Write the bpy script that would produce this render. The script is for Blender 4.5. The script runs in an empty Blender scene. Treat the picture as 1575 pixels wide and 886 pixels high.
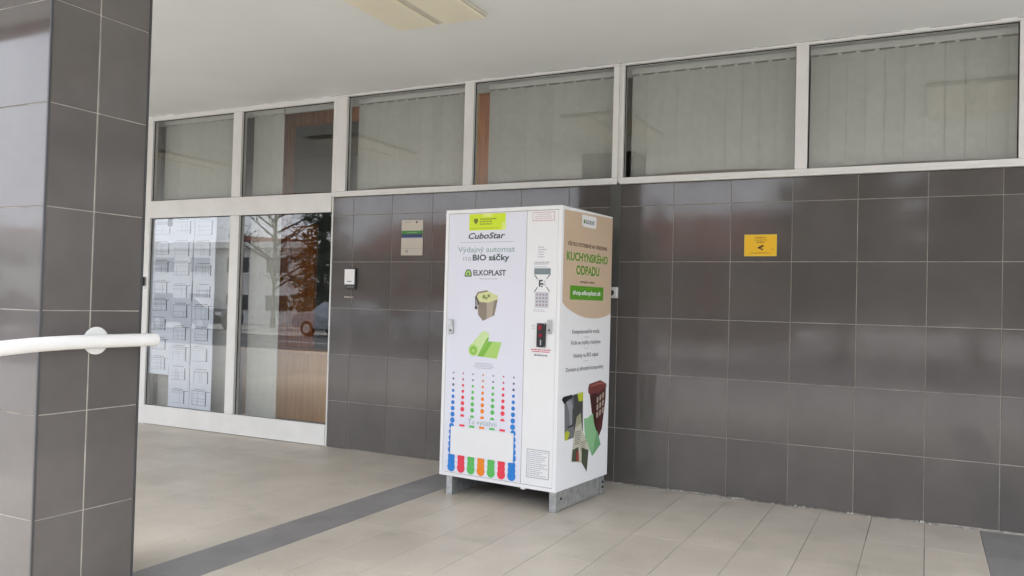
import bpy, bmesh, math, random
from mathutils import Vector, Matrix
random.seed(7)
R = math.radians
scene = bpy.context.scene
col = scene.collection

# ---------------------------------------------------------------- camera
PX, PITCH, YAW, ROLL = 1263.2, 0.0203202, 0.4671872, 0.0260862
fwd = Vector((-math.sin(YAW) * math.cos(PITCH), math.cos(YAW) * math.cos(PITCH), math.sin(PITCH)))
rt = Vector((math.cos(YAW), math.sin(YAW), 0.0))
up = rt.cross(fwd)
rt2 = math.cos(ROLL) * rt + math.sin(ROLL) * up
up2 = -math.sin(ROLL) * rt + math.cos(ROLL) * up
cam_d = bpy.data.cameras.new('camera')
cam = bpy.data.objects.new('camera', cam_d)
col.objects.link(cam)
M = Matrix((rt2, up2, -fwd)).transposed().to_4x4()
M.translation = Vector((1.9964, -5.6623, 1.2686))
cam.matrix_world = M
cam_d.sensor_width = 36.0
cam_d.lens = 36.0 * PX / 1575.0
cam_d.clip_start = 0.05
cam_d.clip_end = 3000
scene.camera = cam

# ---------------------------------------------------------------- world, sun, exposure (overcast)
SUN_EL, SUN_AZ = R(58), R(205)          # azimuth measured clockwise from +y
world = bpy.data.worlds.new('World')
scene.world = world
world.use_nodes = True
wn = world.node_tree
bg = wn.nodes['Background']
sky = wn.nodes.new('ShaderNodeTexSky')
sky.sky_type = 'NISHITA'
sky.sun_disc = False
sky.sun_elevation = SUN_EL
sky.sun_rotation = SUN_AZ
sky.air_density = 1.0
sky.dust_density = 5.0
sky.ozone_density = 1.0
hs = wn.nodes.new('ShaderNodeHueSaturation')
hs.inputs['Saturation'].default_value = 0.42
wn.links.new(sky.outputs[0], hs.inputs['Color'])
# thin even cloud deck over the clear-sky model
cl = wn.nodes.new('ShaderNodeMix')
cl.data_type = 'RGBA'
for sock in cl.inputs:
    if sock.type == 'RGBA' and sock.name == 'A': SA = sock
    if sock.type == 'RGBA' and sock.name == 'B': sock.default_value = (6.5, 6.9, 7.8, 1)
    if sock.type == 'VALUE' and sock.name == 'Factor': sock.default_value = 0.72
wn.links.new(hs.outputs[0], SA)
wn.links.new([o for o in cl.outputs if o.type == 'RGBA'][0], bg.inputs['Color'])
bg.inputs['Strength'].default_value = 0.12
sun_d = bpy.data.lights.new('sun', 'SUN')
sun_d.energy = 0.8
sun_d.angle = R(35)
sun_d.color = (1.0, 0.96, 0.9)
sun = bpy.data.objects.new('sun', sun_d)
col.objects.link(sun)
sdir = Vector((math.sin(SUN_AZ) * math.cos(SUN_EL), math.cos(SUN_AZ) * math.cos(SUN_EL), math.sin(SUN_EL)))
sun.rotation_euler = sdir.to_track_quat('Z', 'Y').to_euler()
sun.location = (0, -10, 20)
scene.view_settings.view_transform = 'Standard'
scene.view_settings.look = 'None'
scene.view_settings.exposure = 2.2
scene.view_settings.gamma = 1.0
scene.view_settings.use_curve_mapping = False
scene.render.engine = 'CYCLES'
scene.cycles.use_denoising = True
scene.cycles.max_bounces = 10
scene.cycles.diffuse_bounces = 6
scene.cycles.glossy_bounces = 5
scene.cycles.transparent_max_bounces = 16
scene.cycles.caustics_reflective = False
scene.cycles.caustics_refractive = False
scene.cycles.sample_clamp_indirect = 6.0


# ---------------------------------------------------------------- helpers
def lin(r, g, b):
    f = lambda c: (c / 255 / 12.92) if c <= 10 else ((c / 255 + 0.055) / 1.055) ** 2.4
    return (f(r), f(g), f(b))


MATS = {}


def mat(name, base, rough=0.5, spec=0.5, metal=0.0, var=0.0, scale=4.0, obj_var=0.0, bump=0.0, bscale=60.0,
        rvar=0.0, stretch=(1, 1, 1), wave=0.0, wscale=2.0, alt=None, detail=5.0):
    if name in MATS:
        return MATS[name]
    m = bpy.data.materials.new(name)
    m.use_nodes = True
    nt = m.node_tree
    N, L = nt.nodes, nt.links
    p = N['Principled BSDF']
    p.inputs['Base Color'].default_value = (*base, 1)
    p.inputs['Roughness'].default_value = rough
    p.inputs['Specular IOR Level'].default_value = spec
    p.inputs['Metallic'].default_value = metal
    tc = N.new('ShaderNodeTexCoord')
    geo = None
    mp = N.new('ShaderNodeMapping')
    mp.inputs['Scale'].default_value = stretch
    # world position keeps grain continuous over pieces that share mesh data
    gp = N.new('ShaderNodeNewGeometry')
    L.new(gp.outputs['Position'], mp.inputs['Vector'])
    out = None
    if var or obj_var:
        cur = None
        if var:
            nz = N.new('ShaderNodeTexNoise')
            nz.inputs['Scale'].default_value = scale
            nz.inputs['Detail'].default_value = detail
            nz.inputs['Roughness'].default_value = 0.6
            L.new(mp.outputs[0], nz.inputs['Vector'])
            rp = N.new('ShaderNodeValToRGB')
            a = alt if alt else tuple(c * (1 - var) for c in base)
            b = base if alt else tuple(min(1, c * (1 + var)) for c in base)
            rp.color_ramp.elements[0].position = 0.32
            rp.color_ramp.elements[1].position = 0.68
            rp.color_ramp.elements[0].color = (*a, 1)
            rp.color_ramp.elements[1].color = (*b, 1)
            L.new(nz.outputs['Fac'], rp.inputs[0])
            cur = rp.outputs[0]
        if obj_var:
            oi = N.new('ShaderNodeObjectInfo')
            mr = N.new('ShaderNodeMapRange')
            mr.inputs['To Min'].default_value = 1 - obj_var
            mr.inputs['To Max'].default_value = 1 + obj_var
            L.new(oi.outputs['Random'], mr.inputs['Value'])
            mx = N.new('ShaderNodeVectorMath')
            mx.operation = 'SCALE'
            if cur:
                L.new(cur, mx.inputs[0])
            else:
                mx.inputs[0].default_value = base
            L.new(mr.outputs[0], mx.inputs['Scale'])
            cur = mx.outputs[0]
        L.new(cur, p.inputs['Base Color'])
    if rvar:
        n2 = N.new('ShaderNodeTexNoise')
        n2.inputs['Scale'].default_value = scale * 1.7
        n2.inputs['Detail'].default_value = 4
        L.new(mp.outputs[0], n2.inputs['Vector'])
        m2 = N.new('ShaderNodeMapRange')
        m2.inputs['From Min'].default_value = 0.3
        m2.inputs['From Max'].default_value = 0.7
        m2.inputs['To Min'].default_value = max(0.02, rough - rvar)
        m2.inputs['To Max'].default_value = rough + rvar
        L.new(n2.outputs['Fac'], m2.inputs['Value'])
        L.new(m2.outputs[0], p.inputs['Roughness'])
    if bump or wave:
        b1 = N.new('ShaderNodeBump')
        b1.inputs['Distance'].default_value = 0.01
        n3 = N.new('ShaderNodeTexNoise')
        n3.inputs['Scale'].default_value = bscale if bump else wscale
        n3.inputs['Detail'].default_value = 3 if bump else 0
        L.new(mp.outputs[0], n3.inputs['Vector'])
        L.new(n3.outputs['Fac'], b1.inputs['Height'])
        b1.inputs['Strength'].default_value = bump if bump else wave
        L.new(b1.outputs[0], p.inputs['Normal'])
    MATS[name] = m
    return m


def add_specks(m, scale, lo, hi, dark):
    """small worn-in dirt marks with shapes of their own"""
    nt = m.node_tree
    N, L = nt.nodes, nt.links
    p = N['Principled BSDF']
    src = p.inputs['Base Color'].links[0].from_socket
    gp = N.new('ShaderNodeNewGeometry')
    nz = N.new('ShaderNodeTexNoise')
    nz.inputs['Scale'].default_value = scale
    nz.inputs['Detail'].default_value = 2
    L.new(gp.outputs['Position'], nz.inputs['Vector'])
    mr = N.new('ShaderNodeMapRange')
    mr.inputs['From Min'].default_value = lo
    mr.inputs['From Max'].default_value = hi
    mr.inputs['To Min'].default_value = 1.0
    mr.inputs['To Max'].default_value = dark
    L.new(nz.outputs['Fac'], mr.inputs['Value'])
    mx = N.new('ShaderNodeVectorMath')
    mx.operation = 'SCALE'
    L.new(src, mx.inputs[0])
    L.new(mr.outputs[0], mx.inputs['Scale'])
    L.new(mx.outputs[0], p.inputs['Base Color'])


def glass_mat(name, tint, f0):
    m = bpy.data.materials.new(name)
    m.use_nodes = True
    nt = m.node_tree
    N, L = nt.nodes, nt.links
    N.remove(N['Principled BSDF'])
    tr = N.new('ShaderNodeBsdfTransparent')
    tr.inputs[0].default_value = (*tint, 1)
    gl = N.new('ShaderNodeBsdfGlossy')
    gl.inputs['Roughness'].default_value = 0.005
    gl.inputs['Color'].default_value = (1, 1, 1, 1)
    lw = N.new('ShaderNodeLayerWeight')
    lw.inputs['Blend'].default_value = 0.5
    pw = N.new('ShaderNodeMath')
    pw.operation = 'POWER'
    pw.inputs[1].default_value = 5
    L.new(lw.outputs['Facing'], pw.inputs[0])
    mr = N.new('ShaderNodeMapRange')
    mr.inputs['To Min'].default_value = f0
    mr.inputs['To Max'].default_value = 1.0
    L.new(pw.outputs[0], mr.inputs['Value'])
    mx = N.new('ShaderNodeMixShader')
    L.new(mr.outputs[0], mx.inputs[0])
    L.new(tr.outputs[0], mx.inputs[1])
    L.new(gl.outputs[0], mx.inputs[2])
    L.new(mx.outputs[0], N['Material Output'].inputs[0])
    return m


def wood_mat(name, a, b, rough=0.4):
    m = bpy.data.materials.new(name)
    m.use_nodes = True
    nt = m.node_tree
    N, L = nt.nodes, nt.links
    p = N['Principled BSDF']
    p.inputs['Roughness'].default_value = rough
    gp = N.new('ShaderNodeNewGeometry')
    mp = N.new('ShaderNodeMapping')
    mp.inputs['Scale'].default_value = (14, 14, 0.9)
    L.new(gp.outputs['Position'], mp.inputs[0])
    nz = N.new('ShaderNodeTexNoise')
    nz.inputs['Scale'].default_value = 2.2
    nz.inputs['Detail'].default_value = 7
    nz.inputs['Distortion'].default_value = 0.6
    L.new(mp.outputs[0], nz.inputs['Vector'])
    rp = N.new('ShaderNodeValToRGB')
    rp.color_ramp.elements[0].position = 0.3
    rp.color_ramp.elements[1].position = 0.7
    rp.color_ramp.elements[0].color = (*a, 1)
    rp.color_ramp.elements[1].color = (*b, 1)
    L.new(nz.outputs['Fac'], rp.inputs[0])
    L.new(rp.outputs[0], p.inputs['Base Color'])
    return m


def tag(o, label=None, cat=None, group=None, kind=None):
    if label: o['label'] = label
    if cat: o['category'] = cat
    if group: o['group'] = group
    if kind: o['kind'] = kind
    return o


def link(name, me, m=None, parent=None, loc=None, rot=None):
    o = bpy.data.objects.new(name, me)
    col.objects.link(o)
    if m is not None and me is not None and len(me.materials) == 0:
        me.materials.append(m)
    if parent: o.parent = parent
    if loc: o.location = loc
    if rot: o.rotation_euler = rot
    return o


def empty(name, loc=(0, 0, 0), rz=0.0):
    o = bpy.data.objects.new(name, None)
    o.empty_display_size = 0.1
    col.objects.link(o)
    o.location = loc
    o.rotation_euler = (0, 0, rz)
    return o


def to_mesh(bm, name='mesh', smooth=False):
    me = bpy.data.meshes.new(name)
    bm.to_mesh(me)
    bm.free()
    if smooth:
        for p in me.polygons: p.use_smooth = True
    return me


def add_box(bm, x0, x1, y0, y1, z0, z1, bevel=0.0):
    r = bmesh.ops.create_cube(bm, size=1.0)
    vs = r['verts']
    for v in vs:
        v.co = Vector(((x0 + x1) / 2 + v.co.x * (x1 - x0), (y0 + y1) / 2 + v.co.y * (y1 - y0), (z0 + z1) / 2 + v.co.z * (z1 - z0)))
    if bevel:
        es = list({e for v in vs for e in v.link_edges})
        bmesh.ops.bevel(bm, geom=es, offset=bevel, segments=2, affect='EDGES', profile=0.5)
    return bm


def box(name, dims, m, parent=None, bevel=0.0):
    bm = bmesh.new()
    add_box(bm, *dims, bevel=bevel)
    return link(name, to_mesh(bm, name), m, parent)


def boxes(name, lst, m, parent=None, bevel=0.0):
    bm = bmesh.new()
    for d in lst: add_box(bm, *d, bevel=bevel)
    return link(name, to_mesh(bm, name), m, parent)


def add_tube(bm, pts, rad, seg=14, caps=True):
    rings = []
    pts = [Vector(p) for p in pts]
    rads = rad if isinstance(rad, (list, tuple)) else [rad] * len(pts)
    ref = Vector((0, 0, 1))
    for i, p in enumerate(pts):
        t = (pts[min(i + 1, len(pts) - 1)] - pts[max(i - 1, 0)]).normalized()
        a = t.cross(ref)
        if a.length < 1e-3: a = t.cross(Vector((1, 0, 0)))
        a.normalize()
        b = t.cross(a).normalized()
        rings.append([bm.verts.new(p + rads[i] * (math.cos(2 * math.pi * k / seg) * a + math.sin(2 * math.pi * k / seg) * b)) for k in range(seg)])
    for i in range(len(rings) - 1):
        for k in range(seg):
            bm.faces.new((rings[i][k], rings[i][(k + 1) % seg], rings[i + 1][(k + 1) % seg], rings[i + 1][k]))
    if caps:
        bm.faces.new(rings[0][::-1])
        bm.faces.new(rings[-1])
    return bm


def tube(name, pts, rad, m, parent=None, seg=14, smooth=True):
    bm = bmesh.new()
    add_tube(bm, pts, rad, seg)
    bmesh.ops.recalc_face_normals(bm, faces=bm.faces[:])
    return link(name, to_mesh(bm, name, smooth), m, parent)


TILE_CACHE = {}


def tile_mesh(w, h, t, ch, m):
    """flat tile lying in its local xy plane, centred, face towards +z, chamfered rim"""
    key = (round(w, 4), round(h, 4), t, ch, m.name)
    if key in TILE_CACHE: return TILE_CACHE[key]
    a, b = w / 2, h / 2
    vs, fs = [], []
    for (x, y, z) in ((a, b, -t), (a, b, -ch), (a - ch, b - ch, 0)):
        vs += [(-x, -y, z), (x, -y, z), (x, y, z), (-x, y, z)]
    for r in range(2):
        for k in range(4):
            fs.append((r * 4 + k, r * 4 + (k + 1) % 4, r * 4 + 4 + (k + 1) % 4, r * 4 + 4 + k))
    fs.append((8, 9, 10, 11))
    me = bpy.data.meshes.new('tile')
    me.from_pydata(vs, [], fs)
    me.materials.append(m)
    TILE_CACHE[key] = me
    return me


# ---------------------------------------------------------------- materials
M_TILE = mat('glazed_tile', (0.113, 0.103, 0.097), rough=0.075, spec=0.55, var=0.10, scale=3.0, obj_var=0.085, rvar=0.03, wave=0.02, wscale=5.0)
M_GROUT = mat('grout', (0.42, 0.39, 0.34), rough=0.9, var=0.25, scale=9)
M_CEIL = mat('ceiling_plaster', (0.80, 0.82, 0.805), rough=0.9, var=0.045, scale=0.6, bump=0.12, bscale=90)
M_FLOOR = mat('floor_tile', (0.54, 0.49, 0.42), rough=0.42, spec=0.4, var=0.09, scale=2.2, obj_var=0.035, rvar=0.08, bump=0.05, bscale=140)
M_BAND = mat('floor_tile_grey', (0.245, 0.238, 0.235), rough=0.42, spec=0.4, var=0.09, scale=2.5, obj_var=0.04, rvar=0.08, bump=0.05, bscale=140)
for m_ in (M_FLOOR, M_BAND):
    add_specks(m_, 34, .70, .74, .62)
    add_specks(m_, 3.3, .60, .74, .88)
M_FGROUT = mat('floor_grout', (0.145, 0.135, 0.12), rough=0.95, var=0.3, scale=12)
M_FRAME = mat('white_frame_paint', (0.78, 0.775, 0.75), rough=0.35, var=0.04, scale=5)
M_DARK = mat('dark_gasket', (0.02, 0.02, 0.02), rough=0.7)
M_RAIL = mat('white_rail_paint', (0.76, 0.755, 0.735), rough=0.3, var=0.03, scale=6)
M_GLASS = glass_mat('window_glass', (0.96, 0.965, 0.957), 0.066)
M_BLIND = mat('blind_fabric', (0.465, 0.472, 0.44), rough=0.85, var=0.05, scale=20, obj_var=0.035, bump=0.1, bscale=300)
M_BRAIL = mat('blind_headrail', (0.62, 0.62, 0.59), rough=0.5)
M_WOOD = wood_mat('stained_wood', lin(190, 106, 42), lin(226, 142, 64))
M_WOODL = wood_mat('light_wood', lin(228, 160, 80), lin(246, 186, 102))
M_ROOM = mat('room_paint', (0.34, 0.34, 0.315), rough=0.9, var=0.04, scale=2)
M_RFLOOR = mat('room_floor', (0.28, 0.26, 0.23), rough=0.4, var=0.1, scale=3)
M_PAPER = mat('paper', (0.69, 0.745, 0.87), rough=0.7, var=0.03, scale=10)
M_INK = mat('plan_ink', (0.06, 0.065, 0.09), rough=0.8)
M_INKL = mat('plan_ink_pale', (0.22, 0.24, 0.29), rough=0.8)

S = 0.4      # one wall tile

# ---------------------------------------------------------------- floor of the porch
floor = box('floor', (-7.4, 4.6, -5.2, -0.004, -0.30, -0.004), M_FGROUT)
tag(floor, kind='structure')
PITCHX = 0.2938
JX = 2.30                         # a joint known to lie here
ix0 = int(math.floor((-7.4 - JX) / PITCHX))
ix1 = int(math.ceil((4.6 - JX) / PITCHX))
LEN = 0.6
for i in range(ix0 + 1, ix1):
    xa, xb = JX + i * PITCHX, JX + (i + 1) * PITCHX
    grey = i in (-12, 0)
    gx = 0.0028 if -12 < i <= 1 else 0.0010
    y = -0.004
    k = 0
    while y > -5.19:
        yl = max(y - LEN, -5.2)
        me = tile_mesh(xb - xa - gx, y - yl - 0.0008, 0.006, 0.0007, M_BAND if grey else M_FLOOR)
        o = link('floor_tile', me, None, floor, ((xa + xb) / 2 + random.uniform(-.0006, .0006), (y + yl) / 2, random.uniform(-0.0004, 0.0004)))
        y = yl
        k += 1

# ceiling slab with its front fascia
ceiling = boxes('ceiling', [(-15.0, 6.0, -5.05, 0.0, 3.052, 3.35)], M_CEIL)
tag(ceiling, kind='structure')
M_FASCIA = mat('fascia_red', lin(128, 62, 52), rough=0.55, var=0.1, scale=3)
fas = box('fascia', (-15.0, 6.0, -5.13, -5.053, 3.0, 3.6), M_FASCIA, ceiling)
# hair crack / filler line along the window head
bm = bmesh.new()
x = -5.02
while x < 2.6:
    l = random.uniform(.02, .10)
    if random.random() < .55:
        add_box(bm, x, x + l, -0.006 - random.uniform(0, .008), 0.001, 3.046 - random.uniform(0, .004), 3.0525)
    x += l + random.uniform(.02, .2)
tag(link('filler_bead', to_mesh(bm), M_CEIL, ceiling), kind='stuff')

# ---------------------------------------------------------------- tiled wall
wall = empty('tiled_wall', (0, 0, 0))
tag(wall, 'dark brown glazed tile wall with pale grout below the window band', 'wall')
WX0, WX1, WTOP = -6.545 * S, 4.6, 5.40 * S
box('wall_core', (WX0 + .004, WX1, 0.0035, 0.22, -0.1, WTOP - .002), M_GROUT, wall)
G = 0.0045
cols = []
xs = [WX0] + [i * S for i in range(-6, 12)]
for a, b in zip(xs[:-1], xs[1:]): cols.append((a, b))
cols.append((4.4, 4.6))
rows = [(i * S, (i + 1) * S) for i in range(5)] + [(5 * S, WTOP)]


def wall_tile(x0, x1, z0, z1, parent, tilt=0.0016):
    me = tile_mesh(x1 - x0 - G, z1 - z0 - G, 0.0065, 0.0009, M_TILE)
    return link('wall_tile', me, None, parent, ((x0 + x1) / 2, random.uniform(-.0004, .0004), (z0 + z1) / 2),
                (R(90) + random.gauss(0, tilt), 0, random.gauss(0, tilt)))


for a, b in cols:
    for c, d in rows:
        wall_tile(a, b, c, d, wall)
# wall to the left of the entrance (mostly behind the column)
wall_b = empty('tiled_wall', (-5.05, 0, 0))
tag(wall_b, 'dark tiled wall strip left of the glazed entrance, behind the column', 'wall')
box('wall_core', (-2.5, -.002, 0.0035, 0.22, -0.1, 3.05), M_GROUT, wall_b)
for i in range(6):
    for k in range(8):
        z1 = min((k + 1) * S, 3.05)
        wall_tile(-2.4 + i * S, -2.4 + (i + 1) * S - (.002 if i == 5 else 0), k * S, z1, wall_b)

# ragged mortar where the wall meets the floor
M_MORTAR = mat('mortar', (0.33, 0.31, 0.28), rough=0.95, var=0.35, scale=30, bump=0.5, bscale=120)
bm = bmesh.new()
x = WX0
prev = None
n = int((WX1 - WX0) / 0.012)
top, bot = [], []
hgt, wid = 0.006, 0.012
for i in range(n + 1):
    xx = WX0 + i * 0.012
    hgt = min(0.012, max(0.001, hgt + random.gauss(0, .0018)))
    wid = min(0.022, max(0.003, wid + random.gauss(0, .0025)))
    if xx < -0.2:
        hh, ww = hgt * .5, wid * .6
    else:
        hh, ww = hgt, wid
    top.append(bm.verts.new((xx, -0.0012, hh)))
    bot.append(bm.verts.new((xx, -ww, 0.0012)))
for i in range(n):
    bm.faces.new((bot[i], bot[i + 1], top[i + 1], top[i]))
for _ in range(46):
    xx = random.uniform(0.1, 3.2)
    s = random.uniform(.002, .006)
    add_box(bm, xx, xx + s * 2.2, -0.018 - random.random() * .018 - s, -0.018, 0.0, s, bevel=s * .25)
tag(link('mortar_joint', to_mesh(bm, 'mortar'), M_MORTAR, wall), kind='stuff')
M_CHIP = mat('pale_crumbs', (0.52, 0.5, 0.46), rough=0.95, var=.2, scale=60)
bm = bmesh.new()
for (cx, nn) in ((0.78, 4), (1.28, 9), (1.05, 3), (1.62, 4), (1.98, 6)):
    for _ in range(nn):
        xx = cx + random.gauss(0, .045)
        s = random.uniform(.002, .006)
        yy = -0.004 - random.random() * .018
        add_box(bm, xx, xx + s * 2.5, yy - s, yy, 0.001, 0.002 + s + random.random() * .008, bevel=s * .25)
tag(link('mortar_crumbs', to_mesh(bm, 'crumbs'), M_CHIP, wall), kind='stuff')
# dark expansion joint cover between the two window sets
M_STRIP = mat('joint_strip', (0.085, 0.088, 0.08), rough=0.4, spec=.4, var=.1, scale=6)
st = box('expansion_joint_strip', (-0.075, 0.012, -0.007, -0.0012, 1.41, 2.168), M_STRIP, wall, bevel=.0015)

# ---------------------------------------------------------------- glazing


def pane(name, x0, x1, z0, z1, y, parent, bow=0.0015, th=0.006):
    nx, nz = 12, 8
    vs, fs = [], []
    for side in (0, 1):
        for j in range(nz + 1):
            for i in range(nx + 1):
                u, v = i / nx, j / nz
                bowv = bow * (16 * u * (1 - u) * v * (1 - v))
                vs.append((x0 + (x1 - x0) * u, y + side * th - bowv, z0 + (z1 - z0) * v))
    W = nx + 1
    o = W * (nz + 1)
    for j in range(nz):
        for i in range(nx):
            a = j * W + i
            fs.append((a, a + 1, a + W + 1, a + W))
            fs.append((o + a, o + a + W, o + a + W + 1, o + a + 1))
    me = bpy.data.meshes.new(name)
    me.from_pydata(vs, [], fs)
    for p in me.polygons: p.use_smooth = True
    return link(name, me, M_GLASS, parent)


def gasket(x0, x1, z0, z1, y, parent, t=0.006):
    ring('gasket', x0, x1, z0, z1, t, t, t * .4, t, y - .003, y + .004, M_DARK, parent)


HEAD = 3.048


def ring(name, x0, x1, z0, z1, tl, tr, tb, tt, ya, yb, m, parent):
    """one closed rectangular frame, mitred, between depths ya (front) and yb"""
    o = [(x0, z0), (x1, z0), (x1, z1), (x0, z1)]
    i = [(x0 + tl, z0 + tb), (x1 - tr, z0 + tb), (x1 - tr, z1 - tt), (x0 + tl, z1 - tt)]
    vs = [(a, ya, b) for a, b in o] + [(a, ya, b) for a, b in i] + [(a, yb, b) for a, b in o] + [(a, yb, b) for a, b in i]
    fs = []
    for k in range(4):
        n_ = (k + 1) % 4
        fs += [(k, n_, 4 + n_, 4 + k), (8 + k, 12 + k, 12 + n_, 8 + n_), (k, 8 + k, 8 + n_, n_), (4 + k, 4 + n_, 12 + n_, 12 + k)]
    me = bpy.data.meshes.new(name)
    me.from_pydata(vs, [], fs)
    return link(name, me, m, parent)

# entrance
ent = empty('glazed_entrance', (-9.5 * S, 0, 0))
tag(ent, 'white framed glazed entrance with two tall panes and two panes above, beside the column', 'glass door')


def eb(name, x0, x1, z0, z1, y0=-0.012, y1=0.055, m=M_FRAME, bev=0.003):
    return box(name, ((x0 + 9.5) * S, (x1 + 9.5) * S, y0, y1, z0, z1), m, ent, bevel=bev)


eb('jamb', -12.62, -12.47, 0.0, HEAD)
eb('jamb', -12.465, -12.27, 0.0, HEAD, y0=-0.006)
eb('jamb', -6.60, -6.50, WTOP + .004, HEAD)
eb('jamb', -6.585, -6.549, 0.0, 2.19, y0=-0.004)
eb('head_rail', -12.265, -6.605, 7.51 * S, HEAD, y0=-0.010)
eb('transom', -12.265, -6.605, 5.085 * S, 5.51 * S, y0=-0.010)
eb('bottom_rail', -12.265, -6.59, 0.004, 0.465 * S, y0=-0.010)
eb('mullion', -9.56, -9.285, 5.515 * S, 7.505 * S, y0=-0.010)
eb('mullion', -9.55, -9.28, 0.47 * S, 5.08 * S, y0=-0.013)
for (a, b, c, d, bow) in ((-12.27, -9.56, 5.51 * S, 7.51 * S, .0002), (-9.285, -6.60, 5.51 * S, 7.51 * S, .0003),
                          (-12.27, -9.55, 0.465 * S, 5.085 * S, .0), (-9.28, -6.585, 0.465 * S, 5.085 * S, .0002)):
    X0, X1 = (a + 9.5) * S, (b + 9.5) * S
    pane('pane', X0, X1, c, d, 0.022, ent, bow)
    gasket(X0, X1, c, d, 0.017, ent)
# latch on the left stile
M_STEEL = mat('brushed_steel', (0.52, 0.53, 0.52), rough=0.35, metal=0.8, var=.08, scale=30)
lt = box('latch_plate', ((-12.43 + 9.5) * S, (-12.33 + 9.5) * S, -0.010, -0.0055, 1.33, 1.455), M_STEEL, ent, bevel=.001)
box('latch_grip', ((-12.42 + 9.5) * S, (-12.385 + 9.5) * S, -0.030, -0.0105, 1.36, 1.45), M_DARK, lt, bevel=.002)


def ribbon(name, x0, x1, label, panes, z0=5.40, zin=5.525):
    w = empty(name, (x0 * S, 0, WTOP))
    tag(w, label, 'window', 'white framed windows above the tiles')
    f = lambda n, a, b, c, d, y0: box(n, ((a - x0) * S, (b - x0) * S, y0, 0.055, c - WTOP, d - WTOP), M_FRAME, w, bevel=.0025)
    lo, hi = zin * S, 7.58 * S
    f('sill_rail', x0, x1, WTOP + .003, lo, -0.016)
    box('sill_lip', (0.0, (x1 - x0) * S, -0.026, -0.0165, 0.004, 0.020), M_FRAME, w, bevel=.002)
    f('head_rail', x0, x1, hi, HEAD, -0.012)
    edges = [x0] + [e for p in panes for e in p] + [x1]
    for a, b in zip(edges[::2], edges[1::2]):
        f('jamb' if a in (x0,) or b == x1 else 'mullion', a, b, lo + .0015, hi - .0015, -0.014)
    for k, (a, b) in enumerate(panes):
        bow = (.0011, .0009, .0012, .0008, .001)[(k + int(x0 + 7)) % 5]
        pane('pane', (a - x0) * S, (b - x0) * S, lo - WTOP, hi - WTOP, 0.022, w, bow)
        gasket((a - x0) * S, (b - x0) * S, lo - WTOP, hi - WTOP, 0.017, w)
    return w


ribbon('ribbon_window', -6.495, -0.055, 'white framed two-pane window directly above the vending machine, left of the joint strip', [(-6.23, -3.30), (-3.09, -0.16)])
ribbon('ribbon_window', 0.0, 6.37, 'white framed two-pane window above the yellow sign', [(0.045, 3.02), (3.215, 6.18)])
ribbon('ribbon_window', 6.375, 11.5, 'white framed window at the far right edge of the picture', [(6.42, 11.3)])
# seam between the window sets and between window and entrance
box('frame_seam', (-0.055 * S + .001, -.001, 0.0, 0.05, WTOP + .02, HEAD), M_FRAME, None)
bpy.data.objects['frame_seam'].parent = wall
bpy.data.objects['frame_seam'].name = 'frame_seam'

# ---------------------------------------------------------------- the rooms behind the glass
room = empty('room', (0, 0, 0))
tag(room, kind='structure')
for dims in [(-8.0, 4.8, 4.0, 4.1, -.1, 3.4), (-8.1, -8.0, .06, 4.1, -.1, 3.4), (4.8, 4.9, .06, 4.1, -.1, 3.4),
                    (-2.56, -2.48, .24, 4.0, 0.0, 3.38), (2.60, 2.66, .23, 4.0, 0, 3.38)]:
    box('room_wall', dims, M_ROOM, room)
box('room_floor', (-8.0, 4.8, .23, 4.0, -.1, -.002), M_RFLOOR, room)
box('room_floor', (-5.05, -2.62, -.002, .228, -.1, -.003), M_RFLOOR, room)
box('room_ceiling', (-8.0, 4.8, .06, 4.0, 3.40, 3.5), M_ROOM, room)
box('upstand', (-8.0, 4.8, 0.004, 0.3, 3.36, 3.50), M_ROOM, room)

box('pelmet', (-8.0, 4.8, .165, .19, 2.99, 3.398), mat('pelmet_paint', (.5, .5, .47), rough=.8), room)

portal = empty('wooden_door_frame', (-3.6, 1.0, 0))
tag(portal, 'orange brown wooden door frame inside, seen through the right door panes', 'door frame')
box('post', (-.53, -.44, 0, .08, 0, 3.097), M_WOOD, portal, bevel=.004)
box('post', (.58, .67, 0, .08, 0, 3.097), M_WOOD, portal, bevel=.004)
box('lintel', (-.53, .67, -.01, .085, 3.10, 3.24), M_WOOD, portal, bevel=.004)
box('door_leaf', (-.425, -.10, .04, .09, 0.01, 2.05), M_WOOD, portal, bevel=.003)
desk = empty('reception_counter', (-3.6, .75, 0))
tag(desk, 'light wood reception counter inside the entrance, behind the right glass pane', 'counter')
box('counter_front', (-.75, .95, 0.0, .03, 0.06, .72), M_WOODL, desk, bevel=.002)
box('counter_top', (-.78, .98, -.03, .42, .723, .76), M_WOODL, desk, bevel=.004)
box('plinth', (-.72, .92, .03, .4, 0, .06), M_DARK, desk)
box('side_panel', (-.75, -.72, .033, .4, .063, .72), M_WOODL, desk)
post = empty('wooden_partition_post', (-1.29, .25, 0))
tag(post, 'orange brown wooden post inside, at the left edge of the window above the machine', 'post')
box('post_body', (-.09, .095, 0, .12, 0, 3.3), M_WOOD, post, bevel=.004)
box('edge_strip', (-.055, -.035, -.006, -.0005, 0, 3.3), M_WOODL, post, bevel=.001)


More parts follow.
